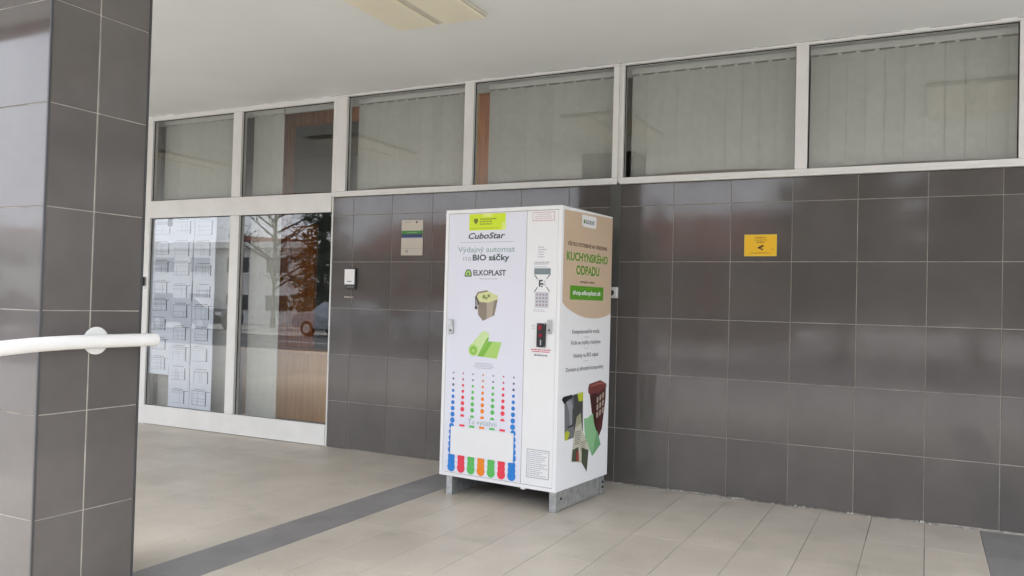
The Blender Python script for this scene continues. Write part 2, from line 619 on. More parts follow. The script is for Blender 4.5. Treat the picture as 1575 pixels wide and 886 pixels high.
def blind(x0, x1, z0, z1, y, label, step=0.112, sw=0.127, cast=0.0):
    b = empty('vertical_blind', (x0, y, z0))
    tag(b, label, 'blind', 'vertical blinds behind the windows')
    boxes('headrail', [(0, x1 - x0, -.02, .025, z1 - z0 + .008, z1 - z0 + .048)], M_BRAIL, b, bevel=.003)
    n = max(1, round((x1 - x0 - .02) / step))
    step = (x1 - x0 - .02) / n
    key = ('slat', round(z1 - z0, 3))
    if key not in TILE_CACHE:
        vs, fs = [], []
        for s_, yy in ((0, 0.0), (1, .0012)):
            for k in range(5):
                u = k / 4 - .5
                dy = -0.0015 * (1 - (2 * u) ** 2)
                vs += [(u * sw, dy + yy, 0), (u * sw, dy + yy, z1 - z0)]
        for k in range(4):
            a = 2 * k
            fs.append((a, a + 2, a + 3, a + 1))
            fs.append((10 + a, 10 + a + 1, 10 + a + 3, 10 + a + 2))
        me = bpy.data.meshes.new('slat')
        me.from_pydata(vs, [], fs)
        me.materials.append(M_BLIND)
        TILE_CACHE[key] = me
    me = TILE_CACHE[key]
    clip = bmesh.new()
    for i in range(n):
        xx = step * (i + .5) + .01
        link('slat', me, None, b, (xx, 0, 0), (0, 0, R(2.2 + random.gauss(0, .9))))
        add_box(clip, xx - .012, xx + .012, -.006, .006, z1 - z0 - .004, z1 - z0 + .0075)
    tag(link('slat_clips', to_mesh(clip), M_BRAIL, b), kind='stuff')
    return b


ZB = 2.985
blind(-2.47, -1.37, 2.10, ZB, .13, 'grey green vertical blind behind the window left of the wooden post')
blind(-1.17, -0.03, 2.10, ZB, .13, 'grey green vertical blind right of the wooden post, above the machine')
blind(0.03, 1.20, 2.10, ZB, .13, 'grey green vertical blind behind the first pane right of the joint strip')
blind(1.28, 2.56, 2.10, ZB, .13, 'grey green vertical blind behind the rightmost full pane')
blind(2.68, 4.5, 2.10, ZB, .13, 'grey green vertical blind behind the pane cut by the right edge')
blind(-4.92, -3.92, 0.05, ZB, .16, 'tall pale vertical blind behind the papers in the left door pane')
blind(-3.73, -3.35, 0.05, ZB, .16, 'narrow tall pale vertical blind in the left half of the right door pane')

# sheets of drawings taped to the inside of the left pane
PW, PH = 0.285, 0.203
names = ['left', 'middle', 'right']
ordn = ['first', 'second', 'third', 'fourth', 'fifth', 'sixth', 'seventh', 'eighth', 'ninth']
for c, (cx, nrow, zt) in enumerate(((-4.765, 8, 2.02), (-4.485, 9, 2.03), (-4.19, 9, 2.03))):
    step = (zt - (0.50 if c == 0 else 0.195)) / nrow
    for r in range(nrow):
        zc = zt - step * (r + .5)
        p = empty('paper_sheet', (cx + random.uniform(-.006, .006), 0.0345 + .0012 * ((r + c) % 2) + c * .0004, zc))
        p.rotation_euler = (0, random.gauss(0, .008), 0)
        tag(p, 'white plan drawing taped inside the left door pane, %s sheet down in the %s column' % (ordn[r], names[c]), 'paper', 'drawings taped inside the door glass')
        box('sheet', (-PW / 2, PW / 2, 0, .0004, -step / 2 - .006, step / 2 + .006), M_PAPER, p)
        bm, bm2 = bmesh.new(), bmesh.new()
        rnd = random.Random(c * 17 + r * 3)
        def seg(b_, x0, x1, z0, z1): add_box(b_, x0, x1, -.0006, -.0002, z0, z1)
        hx, hz = PW / 2, step / 2
        lx, rx = -hx * rnd.uniform(.6, .9), hx * rnd.uniform(.45, .62)
        tz, bz = hz * rnd.uniform(.5, .75), -hz * rnd.uniform(.45, .7)
        seg(bm, rx, rx + .012, bz, tz)
        seg(bm, lx * .8, rx * .9, tz + .012, tz + .016)
        if rnd.random() < .6: seg(bm, lx, hx * .9, tz - .004, tz)
        if rnd.random() < .5: seg(bm, lx, rx, bz, bz + .003)
        if rnd.random() < .5: seg(bm, lx, lx + .003, bz, tz)
        for _ in range(rnd.randint(2, 4)):
            zz = rnd.uniform(bz, tz)
            seg(bm2, lx, rx, zz, zz + .002)
        for _ in range(rnd.randint(1, 3)):
            xx = rnd.uniform(lx, rx)
            seg(bm2, xx, xx + .0025, bz, tz * rnd.uniform(.2, 1))
        tag(link('drawn_lines', to_mesh(bm), M_INK, p), kind='stuff')
        tag(link('faint_lines', to_mesh(bm2), M_INKL, p), kind='stuff')
bx = box('door_closer_clip', ((-11.75 + 9.5) * S, (-11.6 + 9.5) * S, .030, .05, 1.955, 2.03), M_DARK, ent)

# ---------------------------------------------------------------- column
CX, CY0, CY1 = -2.52 * S, -9.20 * S, -8.065 * S
CW = 0.62
pier = empty('tiled_column', (CX - CW / 2, (CY0 + CY1) / 2, 0))
tag(pier, 'square column clad in dark glazed tiles at the left edge, in front of the entrance', 'column')
hd = (CY1 - CY0) / 2
M_CORNER = mat('dark_corner_trim', (0.05, 0.05, 0.052), rough=0.3, spec=.5)
box('column_core', (-CW / 2 + .0075, CW / 2 - .0075, -hd + .0075, hd - .0075, -.15, 3.051), M_GROUT, pier)
ysp = [CY0, -8.665 * S, CY1]
for k in range(8):
    z0, z1 = k * S, min((k + 1) * S, 3.05)
    for a, b in zip(ysp[:-1], ysp[1:]):
        o = link('wall_tile', tile_mesh(b - a - G - .003, z1 - z0 - G, .0065, .0009, M_TILE), None, pier,
                 (CW / 2 - .004, (a + b) / 2 - (CY0 + CY1) / 2, (z0 + z1) / 2))
        o.rotation_euler = (R(90), random.gauss(0, .001), R(90) + random.gauss(0, .0015))
        o = link('wall_tile', o.data, None, pier, (-CW / 2 + .004, (a + b) / 2 - (CY0 + CY1) / 2, (z0 + z1) / 2), (R(90), 0, R(-90)))
    for a, b in ((-CW / 2, CW / 2 - .44 ), (CW / 2 - .44, CW / 2)):
        for sgn in (-1, 1):
            o = link('wall_tile', tile_mesh(b - a - G - .003, z1 - z0 - G, .0065, .0009, M_TILE), None, pier,
                     ((a + b) / 2, sgn * (hd - .004), (z0 + z1) / 2), (R(90) + random.gauss(0, .0012), 0, random.gauss(0, .0015) + (0 if sgn < 0 else math.pi)))
for sx in (-1, 1):
    for sy in (-1, 1):
        box('corner_trim', (sx * (CW / 2 - .0045) - .0045, sx * (CW / 2 - .0045) + .0045, sy * (hd - .0045) - .0045, sy * (hd - .0045) + .0045, 0, 3.05), M_CORNER, pier, bevel=.0015)

# handrail
rail = empty('handrail', (-2.52 * S + .05, -8.61 * S, 1.079))
tag(rail, 'white round handrail fixed to the side of the tiled column', 'handrail')
pts = [(0, .245, 0), (0, .12, 0), (0, 0, 0), (0, -.13, -.001), (0, -.24, -.004), (0, -.32, -.008), (0, -.41, -.0145), (0, -.55, -.032), (0, -.8, -.085), (0, -1.6, -.33)]
bm = bmesh.new()
add_tube(bm, pts, 0.0275, 24, caps=False)
bmesh.ops.recalc_face_normals(bm, faces=bm.faces[:])
link('rail_tube', to_mesh(bm, 'rail', True), M_RAIL, rail)
tube('end_cap', [(0, .2452, 0), (0, .252, 0), (0, .257, 0)], [0.0275, .0258, .016], M_RAIL, rail, 24)
tube('wall_flange', [(-.0495, 0, 0), (-.043, 0, 0), (-.040, 0, 0)], [.056, .056, .052], M_RAIL, rail, 28, smooth=False)
tube('bracket', [(-.04, 0, 0), (-.02, 0, 0)], .02, M_RAIL, rail)
tube('post', [(0, -1.55, -.315), (0, -1.55, -1.28)], .022, M_RAIL, rail)

# ---------------------------------------------------------------- ceiling lamps
M_DIFF = mat('yellowed_diffuser', (0.86, 0.81, 0.64), rough=0.4, var=.05, scale=2)
M_LBODY = mat('lamp_body', (0.66, 0.63, 0.54), rough=0.5)
for k, x in enumerate((-3.77, -0.755, 2.3, -6.7)):
    lamp = empty('ceiling_lamp', (x, -1.88, 3.05))
    tag(lamp, ['flat ceiling lamp with yellowed double diffuser above the entrance', 'flat ceiling lamp with two yellowed diffusers at the top of the picture',
               'flat ceiling lamp with yellowed diffusers beyond the right of the picture', 'flat ceiling lamp with yellowed diffusers beyond the column'][k], 'lamp', 'lamps under the porch ceiling')
    box('housing', (-.325, .325, -.60, .60, -.018, 0), M_LBODY, lamp, bevel=.004)
    for a, b in ((-.312, -.030), (.030, .312)):
        bm = bmesh.new()
        add_box(bm, a, b, -.588, .588, -.034, -.0185, bevel=.006)
        link('diffuser', to_mesh(bm), M_DIFF, lamp)

# ---------------------------------------------------------------- vending machine
MW, MD, Z0, Z1 = .889, .721, .1253, 1.890
TH = R(-5.587)
fr = Vector((-.0078, -1.0293, 0))
ux = Vector((math.cos(TH), math.sin(TH), 0))
uy = Vector((-math.sin(TH), math.cos(TH), 0))
ctr = fr - ux * MW / 2 + uy * MD / 2
vm = empty('vending_machine', ctr, TH)
tag(vm, 'white bag vending machine with printed front and coin unit, on galvanised feet', 'vending machine')
M_WHITE = mat('white_powder_coat', (0.85, 0.855, 0.86), rough=0.33, var=.015, scale=3)
M_FILM = mat('printed_film', (0.78, 0.79, 0.88), rough=0.3, spec=.4, var=.012, scale=2)
M_GALV = mat('galvanised_steel', (0.50, 0.52, 0.52), rough=0.38, metal=0.75, var=.22, scale=22, rvar=.1)
hw, hdp = MW / 2, MD / 2
bm = bmesh.new()
add_box(bm, -hw, hw, -hdp + .022, hdp, Z0, Z1, bevel=.003)
link('cabinet', to_mesh(bm), M_WHITE, vm)
fy0, fy1 = -hdp, -hdp + .0215
ring('front_frame', -hw, hw, Z0, Z1, .024, .024, .022, .025, fy0, fy1, M_WHITE, vm)
DL, DR = (.0265, .634), (.638, .8625)
ZD0, ZD1 = Z0 + .0245, Z1 - .0275
door = box('front_door', (DL[0] - hw, DL[1] - hw, fy0 + .001, fy1, ZD0, ZD1), M_WHITE, vm, bevel=.0015)
panel = box('coin_panel', (DR[0] - hw, DR[1] - hw, fy0 + .001, fy1, ZD0, ZD1), M_WHITE, vm, bevel=.0015)
box('seam_backing', (-hw + .02, hw - .02, fy1 - .004, fy1 - .002, Z0 + .02, Z1 - .02), M_DARK, vm)


def pmat(name, rgb, rough=.45):
    return mat('print_' + name, lin(*rgb), rough=rough)


P_DK = pmat('charcoal', (62, 60, 66))
P_GY = pmat('grey', (140, 142, 150))
P_LG = pmat('pale_grey', (182, 184, 196))
P_GG = pmat('grey_green', (152, 176, 172))
P_DG = pmat('dark_green_grey', (58, 78, 74))
P_GREEN = pmat('green', (92, 150, 40))
P_GREEN2 = pmat('leaf_green', (92, 190, 92))
P_BLUE = pmat('blue', (34, 128, 212))
P_RED = pmat('red', (236, 62, 82))
P_ORANGE = pmat('orange', (242, 138, 28))
P_YEL = pmat('fluorescent_yellow', (214, 236, 30))
P_YEL2 = pmat('tape_shine', (228, 240, 130))  # pale tone carries the shine of the sticker's tape
P_BEIGE = pmat('beige', (206, 182, 156))
P_BROWN = pmat('brown', (92, 62, 46))
P_WHITE = pmat('white', (236, 236, 236))
P_BLACK = pmat('black', (22, 22, 24))
P_LIME = pmat('lime', (176, 216, 112))
P_LIME2 = pmat('lime_dark', (128, 190, 62))
P_LIME3 = pmat('lime_pale', (206, 230, 164))
P_BIN = pmat('bin_beige', (178, 166, 148))
P_BIN2 = pmat('bin_shadow', (140, 128, 112))
P_BAG = pmat('bag_pale', (216, 220, 160))
P_MAROON = pmat('maroon', (78, 36, 34))
P_MAROON2 = pmat('maroon_light', (112, 56, 50))
P_MINT = pmat('mint', (140, 190, 140))
P_PAPER = pmat('leaflet', (198, 196, 176))
P_SLATE = pmat('slate', (112, 114, 116))
P_BLUEGREY = pmat('blue_grey', (124, 138, 142))


class Face:
    """a flat printed face: (u, v) in metres -> local 3-D, lifted outwards by layer"""
    def __init__(s, o, ax, ay, n): s.o, s.ax, s.ay, s.n = Vector(o), Vector(ax), Vector(ay), Vector(n)
    def at(s, u, v, l): return s.o + s.ax * u + s.ay * v + s.n * (.0006 * l)


FRONT = Face((-hw, fy0 + .001, 0), (1, 0, 0), (0, 0, 1), (0, -1, 0))
SIDE = Face((hw, -hdp, 0), (0, 1, 0), (0, 0, 1), (1, 0, 0))


def polys(name, plist, m, face, layer, parent=None, joined=False):
    if len(plist) > 1 and not joined:
        return [polys(name, [p_], m, face, layer, parent) for p_ in plist][0]
    vs, fs = [], []
    for pl in plist:
        b = len(vs)
        vs += [face.at(u, v, layer) for u, v in pl]
        ar = sum(pl[i][0] * pl[(i + 1) % len(pl)][1] - pl[(i + 1) % len(pl)][0] * pl[i][1] for i in range(len(pl)))
        idx = list(range(b, b + len(pl)))
        fs.append(idx if ar > 0 else idx[::-1])
    me = bpy.data.meshes.new(name)
    me.from_pydata(vs, [], fs)
    return link(name, me, m, parent or vm)


def rect(u0, u1, v0, v1): return [(u0, v0), (u1, v0), (u1, v1), (u0, v1)]


def disc(cx, cy, r, n=18, a0=0, a1=360): return [(cx + r * math.cos(R(a0 + (a1 - a0) * k / n)), cy + r * math.sin(R(a0 + (a1 - a0) * k / n))) for k in range(n if a1 - a0 >= 360 else n + 1)]


def text(name, s, u0, u1, v0, v1, m, face, layer, parent=None, bold=0.0, shear=0.0, skew=0.0):
    """lettering fitted to the box u0..u1, baseline v0, cap height top v1"""
    cu = bpy.data.curves.new(name, 'FONT')
    cu.body = s
    cu.size = 1.0
    cu.offset = bold
    cu.shear = shear
    cu.resolution_u = 3
    t = bpy.data.objects.new('tmp_text', cu)
    me = bpy.data.meshes.new_from_object(t)
    bpy.data.objects.remove(t)
    xs_ = [v.co.x for v in me.vertices]
    if not xs_: return None
    x0, x1 = min(xs_), max(xs_)
    cap = 0.70
    for v in me.vertices:
        fx = (v.co.x - x0) / (x1 - x0)
        u = u0 + fx * (u1 - u0)
        w = v0 + v.co.y / cap * (v1 - v0)
        v.co = face.at(u, w, layer)
    me.materials.clear()
    for p in me.polygons: p.material_index = 0
    return link(name, me, m, parent or vm)


def small_print(name, u0, u1, v0, v1, lines, m, face, layer, seed=1, fill=.5, align='l', parent=None, inset=0.0):
    """print too small to read: rows of word-length dashes"""
    rnd = random.Random(seed)
    pl = []
    h = (v1 - v0) / lines
    for i in range(lines):
        z = v1 - h * (i + .5)
        span = (u1 - u0) * rnd.uniform(.62, 1.0)
        a = u0 if align == 'l' else (u0 + u1 - span) / 2
        e = a + span
        x_ = a
        while x_ < e - .003:
            wl = min(e - x_, rnd.uniform(.006, .026))
            pl.append(rect(x_, x_ + wl, z - h * fill / 2, z + h * fill / 2))
            x_ += wl + .0035
    o = polys(name, pl, m, face, layer, parent, True)
    o['kind'] = 'stuff'
    return o


# --- front door print
polys('printed_film', [rect(DL[0] + .006, DL[1] - .002, ZD0 + .004, ZD1 - .006)], M_FILM, FRONT, 1)
stk = polys('yellow_sticker', [rect(.191, .476, 1.749, 1.857)], P_YEL, FRONT, 2)
polys('tape', [rect(.300, .372, 1.836, 1.859), rect(.448, .479, 1.75, 1.80)], P_YEL2, FRONT, 3, stk)
polys('shield_emblem', [[(.228, 1.828), (.228, 1.806), (.244, 1.790), (.260, 1.806), (.260, 1.828), (.252, 1.824), (.244, 1.829), (.236, 1.824)]], pmat('olive', (110, 124, 22)), FRONT, 3, stk)
small_print('small_print', .276, .425, 1.782, 1.830, 3, pmat('olive2', (150, 166, 26)), FRONT, 3, 5, parent=stk)
small_print('small_print', .205, .440, 1.757, 1.770, 1, pmat('olive3', (186, 206, 30)), FRONT, 3, 6, parent=stk)
text('lettering', 'CuboStar', .188, .475, 1.695, 1.733, P_DK, FRONT, 2, bold=.022, shear=.25)
polys('rule_line', [rect(.122, .541, 1.6705, 1.6735)], P_LG, FRONT, 2)
text('lettering', 'Výdajný automat', .104, .552, 1.607, 1.643, P_GG, FRONT, 2, bold=.008)
text('lettering', 'na', .149, .216, 1.552, 1.588, P_LG, FRONT, 2)
text('lettering', 'BIO sáčky', .226, .511, 1.553, 1.590, P_DG, FRONT, 2, bold=.03)
lg = polys('logo_mark', [[(.165, 1.446), (.221, 1.446), (.221, 1.468), (.208, 1.493), (.180, 1.493), (.165, 1.468)]], P_DK, FRONT, 2)
polys('logo_fill', [[(.172, 1.453), (.214, 1.453), (.214, 1.467), (.204, 1.486), (.184, 1.486), (.172, 1.467)]], P_LIME, FRONT, 3, lg)
polys('logo_triangle', [[(.183, 1.459), (.203, 1.459), (.193, 1.477)]], P_DG, FRONT, 4, lg)
text('lettering', 'ELKOPLAST', .234, .488, 1.455, 1.489, P_DK, FRONT, 2, bold=.024)
small_print('small_print', .285, .486, 1.427, 1.437, 1, P_LG, FRONT, 2, 3)
# bin picture
bin_ = polys('bin_picture', [[(.262, 1.305), (.272, 1.290), (.320, 1.282), (.432, 1.300), (.408, 1.197), (.320, 1.159), (.282, 1.197)]], P_BIN, FRONT, 2)
polys('bin_shade', [[(.322, 1.285), (.345, 1.284), (.350, 1.172), (.320, 1.159), (.282, 1.197), (.286, 1.288)], [(.405, 1.295), (.428, 1.30), (.408, 1.197), (.392, 1.190)]], P_BIN2, FRONT, 3, bin_)
polys('bin_bag', [[(.264, 1.318), (.277, 1.341), (.351, 1.354), (.436, 1.322), (.425, 1.298), (.36, 1.278), (.300, 1.280), (.270, 1.294)]], P_BAG, FRONT, 4, bin_)
polys('bin_rim', [[(.258, 1.318), (.274, 1.345), (.320, 1.354), (.351, 1.358), (.351, 1.349), (.282, 1.336), (.270, 1.316)]], P_BIN2, FRONT, 5, bin_)
polys('bin_contents', [disc(.325, 1.315, .014, 10), disc(.362, 1.322, .012, 10), disc(.345, 1.306, .009, 10)], pmat('scrap_green', (140, 156, 84)), FRONT, 5, bin_)
polys('bin_handle', [[(.256, 1.318), (.262, 1.322), (.284, 1.290), (.286, 1.262), (.276, 1.262), (.274, 1.285)], disc(.264, 1.243, .011, 10), [(.255, 1.318), (.262, 1.318), (.269, 1.245), (.259, 1.245)]], P_DK, FRONT, 5, bin_)
# bag roll picture
rl = polys('roll_picture', [[(.350, 1.028), (.468, 1.026), (.436, .918), (.290, .928), (.300, .94)]], P_LIME, FRONT, 2)
polys('roll_body', [[(.216, .985), (.318, 1.090), (.345, 1.092), (.372, 1.075), (.371, 1.055), (.300, .940), (.275, .930), (.235, .945)]], P_LIME3, FRONT, 3, rl)
polys('roll_shade', [[(.371, 1.055), (.366, 1.035), (.300, .928), (.282, .928), (.296, .945), (.355, 1.045)], [(.366, 1.025), (.400, 1.026), (.330, .925), (.298, .927)]], P_LIME2, FRONT, 4, rl)
polys('roll_end', [disc(.250, .965, .037, 20)], P_LIME, FRONT, 5, rl)
polys('roll_spiral', [disc(.252, .963, .025, 16)], P_LIME2, FRONT, 6, rl)
polys('roll_core', [disc(.253, .962, .015, 14)], P_LIME, FRONT, 7, rl)
small_print('small_print', .255, .421, .846, .888, 4, P_LG, FRONT, 2, 9, align='c', fill=.45)
# dotted columns that grow into scallops
UC = [.096, .175, .254, .333, .412, .491, .569]
CC = [P_BLUE, P_RED, P_GREEN2, P_ORANGE, P_GREEN2, P_RED, P_BLUE]
CDK = [pmat('blue_dim', (84, 104, 132)), pmat('red_dim', (196, 96, 116)), pmat('green_dim', (112, 144, 128)), pmat('orange_dim', (206, 146, 104))]
CD = [CDK[0], CDK[1], CDK[2], CDK[3], CDK[2], CDK[1], CDK[0]]
FL = (.089, .580, .270, .452)       # collection flap
for k, u in enumerate(UC):
    slope = .006 * (k / 6)
    small, big = [], []
    for i in range(9):
        z = .808 - .0392 * i
        r = .0062 + .00155 * i
        if k in (0, 6):
            (small if i < 3 else big).append(disc(u, z, r, 16))
        elif i < 7:
            (small if i < 2 else big).append(disc(u, z, r, 16))
        elif i == 7:
            big.append(disc(u, z - .010, r, 10, 0, 180))
    if k in (0, 6):
        for i in range(9, 16):
            z = .808 - .0392 * i
            r = .0062 + .00155 * min(i, 13)
            if z > FL[2] - .01: big.append(disc(u + (-.004 if k == 0 else .004), z, r, 16))
    else:
        big.append(rect(u - .021, u + .021, .459, .473))
    # scallop below the flap
    pts_ = []
    zs = [.262, .228, .194, .176]
    outline = [(u - .024, .272), (u - .029, .255), (u - .025, .240), (u - .029, .222), (u - .026, .207), (u - .031, .190)]
    arc = [(u + .031 * math.cos(R(a)), .186 + .031 * math.sin(R(a))) for a in range(180, 361, 15)]
    right = [(2 * u - p[0], p[1]) for p in outline[::-1]]
    big.append(outline + arc + right)
    polys('printed_dot', big, CC[k], FRONT, 2)
    polys('printed_dot', small, CD[k], FRONT, 2)
text('lettering', 'Tu vytiahni', .221, .446, .483, .516, P_GG, FRONT, 2, bold=.0)
flap = box('collection_flap', (FL[0] - hw, FL[1] - hw, fy0 - .0065, fy0 - .0015, FL[2], FL[3]), M_WHITE, vm, bevel=.0015)
box('flap_hinge', (FL[0] - hw + .002, FL[1] - hw - .002, fy0 - .004, fy0 - .0012, FL[3] + .0005, FL[3] + .004), M_WHITE, vm)
# locks
for (u0, u1, v0, v1) in ((.050, .088, 1.066, 1.160), (.806, .838, 1.095, 1.180)):
    lk = box('swing_handle', (u0 - hw, u1 - hw, fy0 - .012, fy0 - .0005, v0, v1), M_STEEL, vm, bevel=.004)
    box('lock_cover', (u0 + .005 - hw, u1 - .005 - hw, fy0 - .018, fy0 - .0125, (v0 + v1) / 2 + .004, v1 - .006), M_STEEL, lk, bevel=.002)
    bm = bmesh.new()
    add_tube(bm, [((u0 + u1) / 2 - hw, fy0 - .0122, v0 + .022), ((u0 + u1) / 2 - hw, fy0 - .0145, v0 + .022)], .009, 16)
    link('key_cylinder', to_mesh(bm), P_SLATE, lk)
# --- coin panel print
rb = polys('notice_box', [rect(.678, .838, 1.7965, 1.851)], pmat('notice_red', (206, 150, 160)), FRONT, 2)
polys('notice_field', [rect(.6815, .8345, 1.80, 1.8475)], P_WHITE, FRONT, 3, rb)
small_print('small_print', .692, .824, 1.806, 1.842, 3, pmat('faint_red', (214, 180, 188)), FRONT, 4, 4, align='c', fill=.35, parent=rb)
small_print('small_print', .724, .785, 1.564, 1.640, 5, P_LG, FRONT, 2, 14, fill=.35)
small_print('small_print', .698, .812, 1.522, 1.543, 2, P_GY, FRONT, 2, 15, fill=.4)
polys('diagram_header', [rect(.699, .817, 1.462, 1.500)], P_BLUEGREY, FRONT, 2)
small_print('small_print', .699, .817, 1.505, 1.513, 1, P_LG, FRONT, 2, 16)
ln = lambda a, b, w=.0035: [(a[0] - w, a[1]), (a[0] + w, a[1]), (b[0] + w, b[1]), (b[0] - w, b[1])]
polys('diagram_line', [ln((.703, 1.459), (.725, 1.432)), ln((.814, 1.462), (.789, 1.434)), ln((.725, 1.382), (.703, 1.352)), ln((.789, 1.384), (.814, 1.356))], P_DK, FRONT, 2)
polys('diagram_figure', [rect(.735, .746, 1.385, 1.428), rect(.746, .762, 1.418, 1.428), rect(.746, .768, 1.398, 1.408), disc(.757, 1.388, .006, 8)], P_DK, FRONT, 2)
small_print('small_print', .770, .787, 1.39, 1.425, 3, P_LG, FRONT, 2, 17)
polys('keypad_diagram', [rect(.708, .808, 1.254, 1.352)], pmat('keypad_grey', (206, 208, 212)), FRONT, 2)
polys('keypad_key', [rect(.716 + .0225 * i, .733 + .0225 * i, 1.264 + .0215 * j, 1.279 + .0215 * j) for i in range(4) for j in range(4)], P_LG, FRONT, 3)
polys('keypad_digit', [rect(.7215 + .0225 * i, .7275 + .0225 * i, 1.267 + .0215 * j, 1.276 + .0215 * j) for i in range(4) for j in range(4)], pmat('digit_red', (170, 110, 120)), FRONT, 4)
small_print('small_print', .699, .811, 1.228, 1.245, 2, P_LG, FRONT, 2, 18, fill=.4)
coin = box('coin_unit', (.732 - hw, .796 - hw, fy0 - .010, fy0 + .0005, 1.009, 1.158), mat('black_plastic', (.018, .018, .02), rough=.35), vm, bevel=.003)
M_DISP = mat('red_display', lin(158, 28, 54), rough=.25)
box('coin_display', (.746 - hw, .768 - hw, fy0 - .012, fy0 - .0105, 1.118, 1.146), M_DISP, coin, bevel=.001)
bm = bmesh.new()
add_tube(bm, [(.764 - hw, fy0 - .0102, 1.083), (.764 - hw, fy0 - .016, 1.083)], .011, 18)
link('return_button', to_mesh(bm), M_DISP, coin)
box('coin_slot', (.760 - hw, .768 - hw, fy0 - .0125, fy0 - .0102, 1.022, 1.055), M_STEEL, coin, bevel=.0005)
polys('screw', [disc(.738, 1.152, .003, 8), disc(.790, 1.152, .003, 8), disc(.738, 1.015, .003, 8), disc(.790, 1.015, .003, 8)], M_STEEL, FRONT, 19, coin)
small_print('small_print', .690, .720, 1.118, 1.150, 3, P_LG, FRONT, 2, 19, fill=.35)
small_print('small_print', .686, .836, .975, 0.999, 2, pmat('warn_red', (204, 84, 104)), FRONT, 2, 20, align='c', fill=.5)
small_print('small_print', .692, .830, .950, .968, 1, P_GY, FRONT, 2, 21, align='c', fill=.55)
rule = polys('instruction_label', [rect(.679, .840, .197, .373)], P_GY, FRONT, 2)
polys('label_field', [rect(.6825, .8365, .2005, .3695)], P_WHITE, FRONT, 3, rule)
small_print('small_print', .687, .832, .205, .365, 13, P_LG, FRONT, 4, 22, fill=.4, parent=rule)

# --- right side print
be = []
be = [(.026, 1.866), (.026, 1.296)]
for k in range(1, 20):
    t_ = k / 20
    u = .026 + (.717 - .026) * t_
    be.append((u, 1.192 + .105 * abs((u - .46) / .46) ** 2.1))
be += [(.717, 1.226), (.717, 1.880)]
beige = polys('beige_field', [be], P_BEIGE, SIDE, 1)
tab = polys('white_tab', [[(.263, 1.86), (.263, 1.795), (.278, 1.783), (.453, 1.783), (.468, 1.795), (.468, 1.86)]], P_WHITE, SIDE, 2)
text('lettering', 'ELKOPLAST', .318, .442, 1.806, 1.830, P_DK, SIDE, 3, tab, bold=.02)
polys('logo_mark', [[(.283, 1.806), (.309, 1.806), (.309, 1.820), (.300, 1.832), (.292, 1.832), (.283, 1.820)]], P_GREEN, SIDE, 3, tab)
text('lettering', 'VŠETKO POTREBNÉ NA TRIEDENIE', .079, .637, 1.650, 1.674, P_BROWN, SIDE, 2, bold=.018)
text('lettering', 'KUCHYNSKÉHO', .070, .652, 1.559, 1.610, P_GREEN, SIDE, 2, bold=.03)
text('lettering', 'ODPADU', .199, .527, 1.474, 1.530, P_GREEN, SIDE, 2, bold=.03)
text('lettering', 'nakúpite online', .257, .460, 1.420, 1.436, P_BROWN, SIDE, 2, bold=.016)
gb = polys('green_box', [rect(.124, .596, 1.311, 1.400)], pmat('sign_green', (88, 152, 34)), SIDE, 2)
text('lettering', 'shop.elkoplast.sk', .158, .557, 1.343, 1.372, P_WHITE, SIDE, 3, gb, bold=.016)
for (s_, a, b, v) in (('Kompostovateľné vrecká', .167, .551, 1.096), ('Koše na zvyšky z kuchyne', .158, .571, 1.026), ('Nádoby na BIO odpad', .192, .540, .943), ('Domáce aj záhradné kompostéry', .096, .623, .858)):
    text('lettering', s_, a, b, v, v + .026, P_DK, SIDE, 1, bold=.008)
for v in (1.070, .998, .915):
    polys('rule_line', [rect(.33, .40, v, v + .003)], P_LG, SIDE, 1)
# product pictures
ph = polys('lock_picture', [[(.085, .700), (.333, .717), (.344, .440), (.101, .431)]], P_SLATE, SIDE, 1)
polys('lock_shade', [[(.205, .708), (.333, .717), (.344, .440), (.225, .436)]], pmat('shade_grey', (70, 70, 68)), SIDE, 2, ph)
polys('lock_hook', [[(.050, .690), (.070, .706), (.180, .712), (.195, .690), (.150, .686), (.110, .672), (.090, .655)]], P_BLACK, SIDE, 3, ph)
polys('lock_lever', [[(.110, .672), (.17, .68), (.19, .64), (.195, .520), (.165, .508), (.150, .60)]], pmat('lever_grey', (150, 152, 156)), SIDE, 3, ph)
polys('lever_edge', [[(.195, .62), (.207, .62), (.205, .512), (.130, .505), (.132, .513), (.195, .522)]], P_BLACK, SIDE, 4, ph)
polys('lock_lime', [[(.255, .712), (.333, .717), (.337, .660), (.275, .662)], [(.101, .48), (.135, .492), (.165, .470), (.135, .431), (.101, .431)]], pmat('acid', (186, 196, 50)), SIDE, 3, ph)
cp = polys('composter_picture', [[(.425, .715), (.470, .730), (.60, .735), (.672, .735), (.668, .64), (.625, .450), (.572, .392), (.520, .45), (.470, .560)]], P_MAROON, SIDE, 1)
polys('composter_lid', [[(.405, .735), (.420, .762), (.581, .778), (.675, .748), (.675, .725), (.55, .692), (.450, .685), (.410, .705)]], P_MAROON2, SIDE, 2, cp)
polys('composter_slot', [[(.535 + .042 * i, .665 - .05 * j + .012 * i), (.56 + .042 * i, .669 - .05 * j + .012 * i), (.555 + .04 * i, .632 - .05 * j + .012 * i), (.535 + .04 * i, .628 - .05 * j + .012 * i)] for i in range(3) for j in range(3)], P_BIN, SIDE, 3, cp)
polys('composter_shade', [[(.45, .69), (.53, .70), (.555, .45), (.545, .43), (.50, .50)]], pmat('maroon_dark', (62, 26, 26)), SIDE, 2.5, cp)
polys('composter_highlight', [[(.43, .752), (.58, .766), (.655, .744), (.57, .752), (.45, .742)]], pmat('maroon_pale', (158, 92, 84)), SIDE, 3, cp)
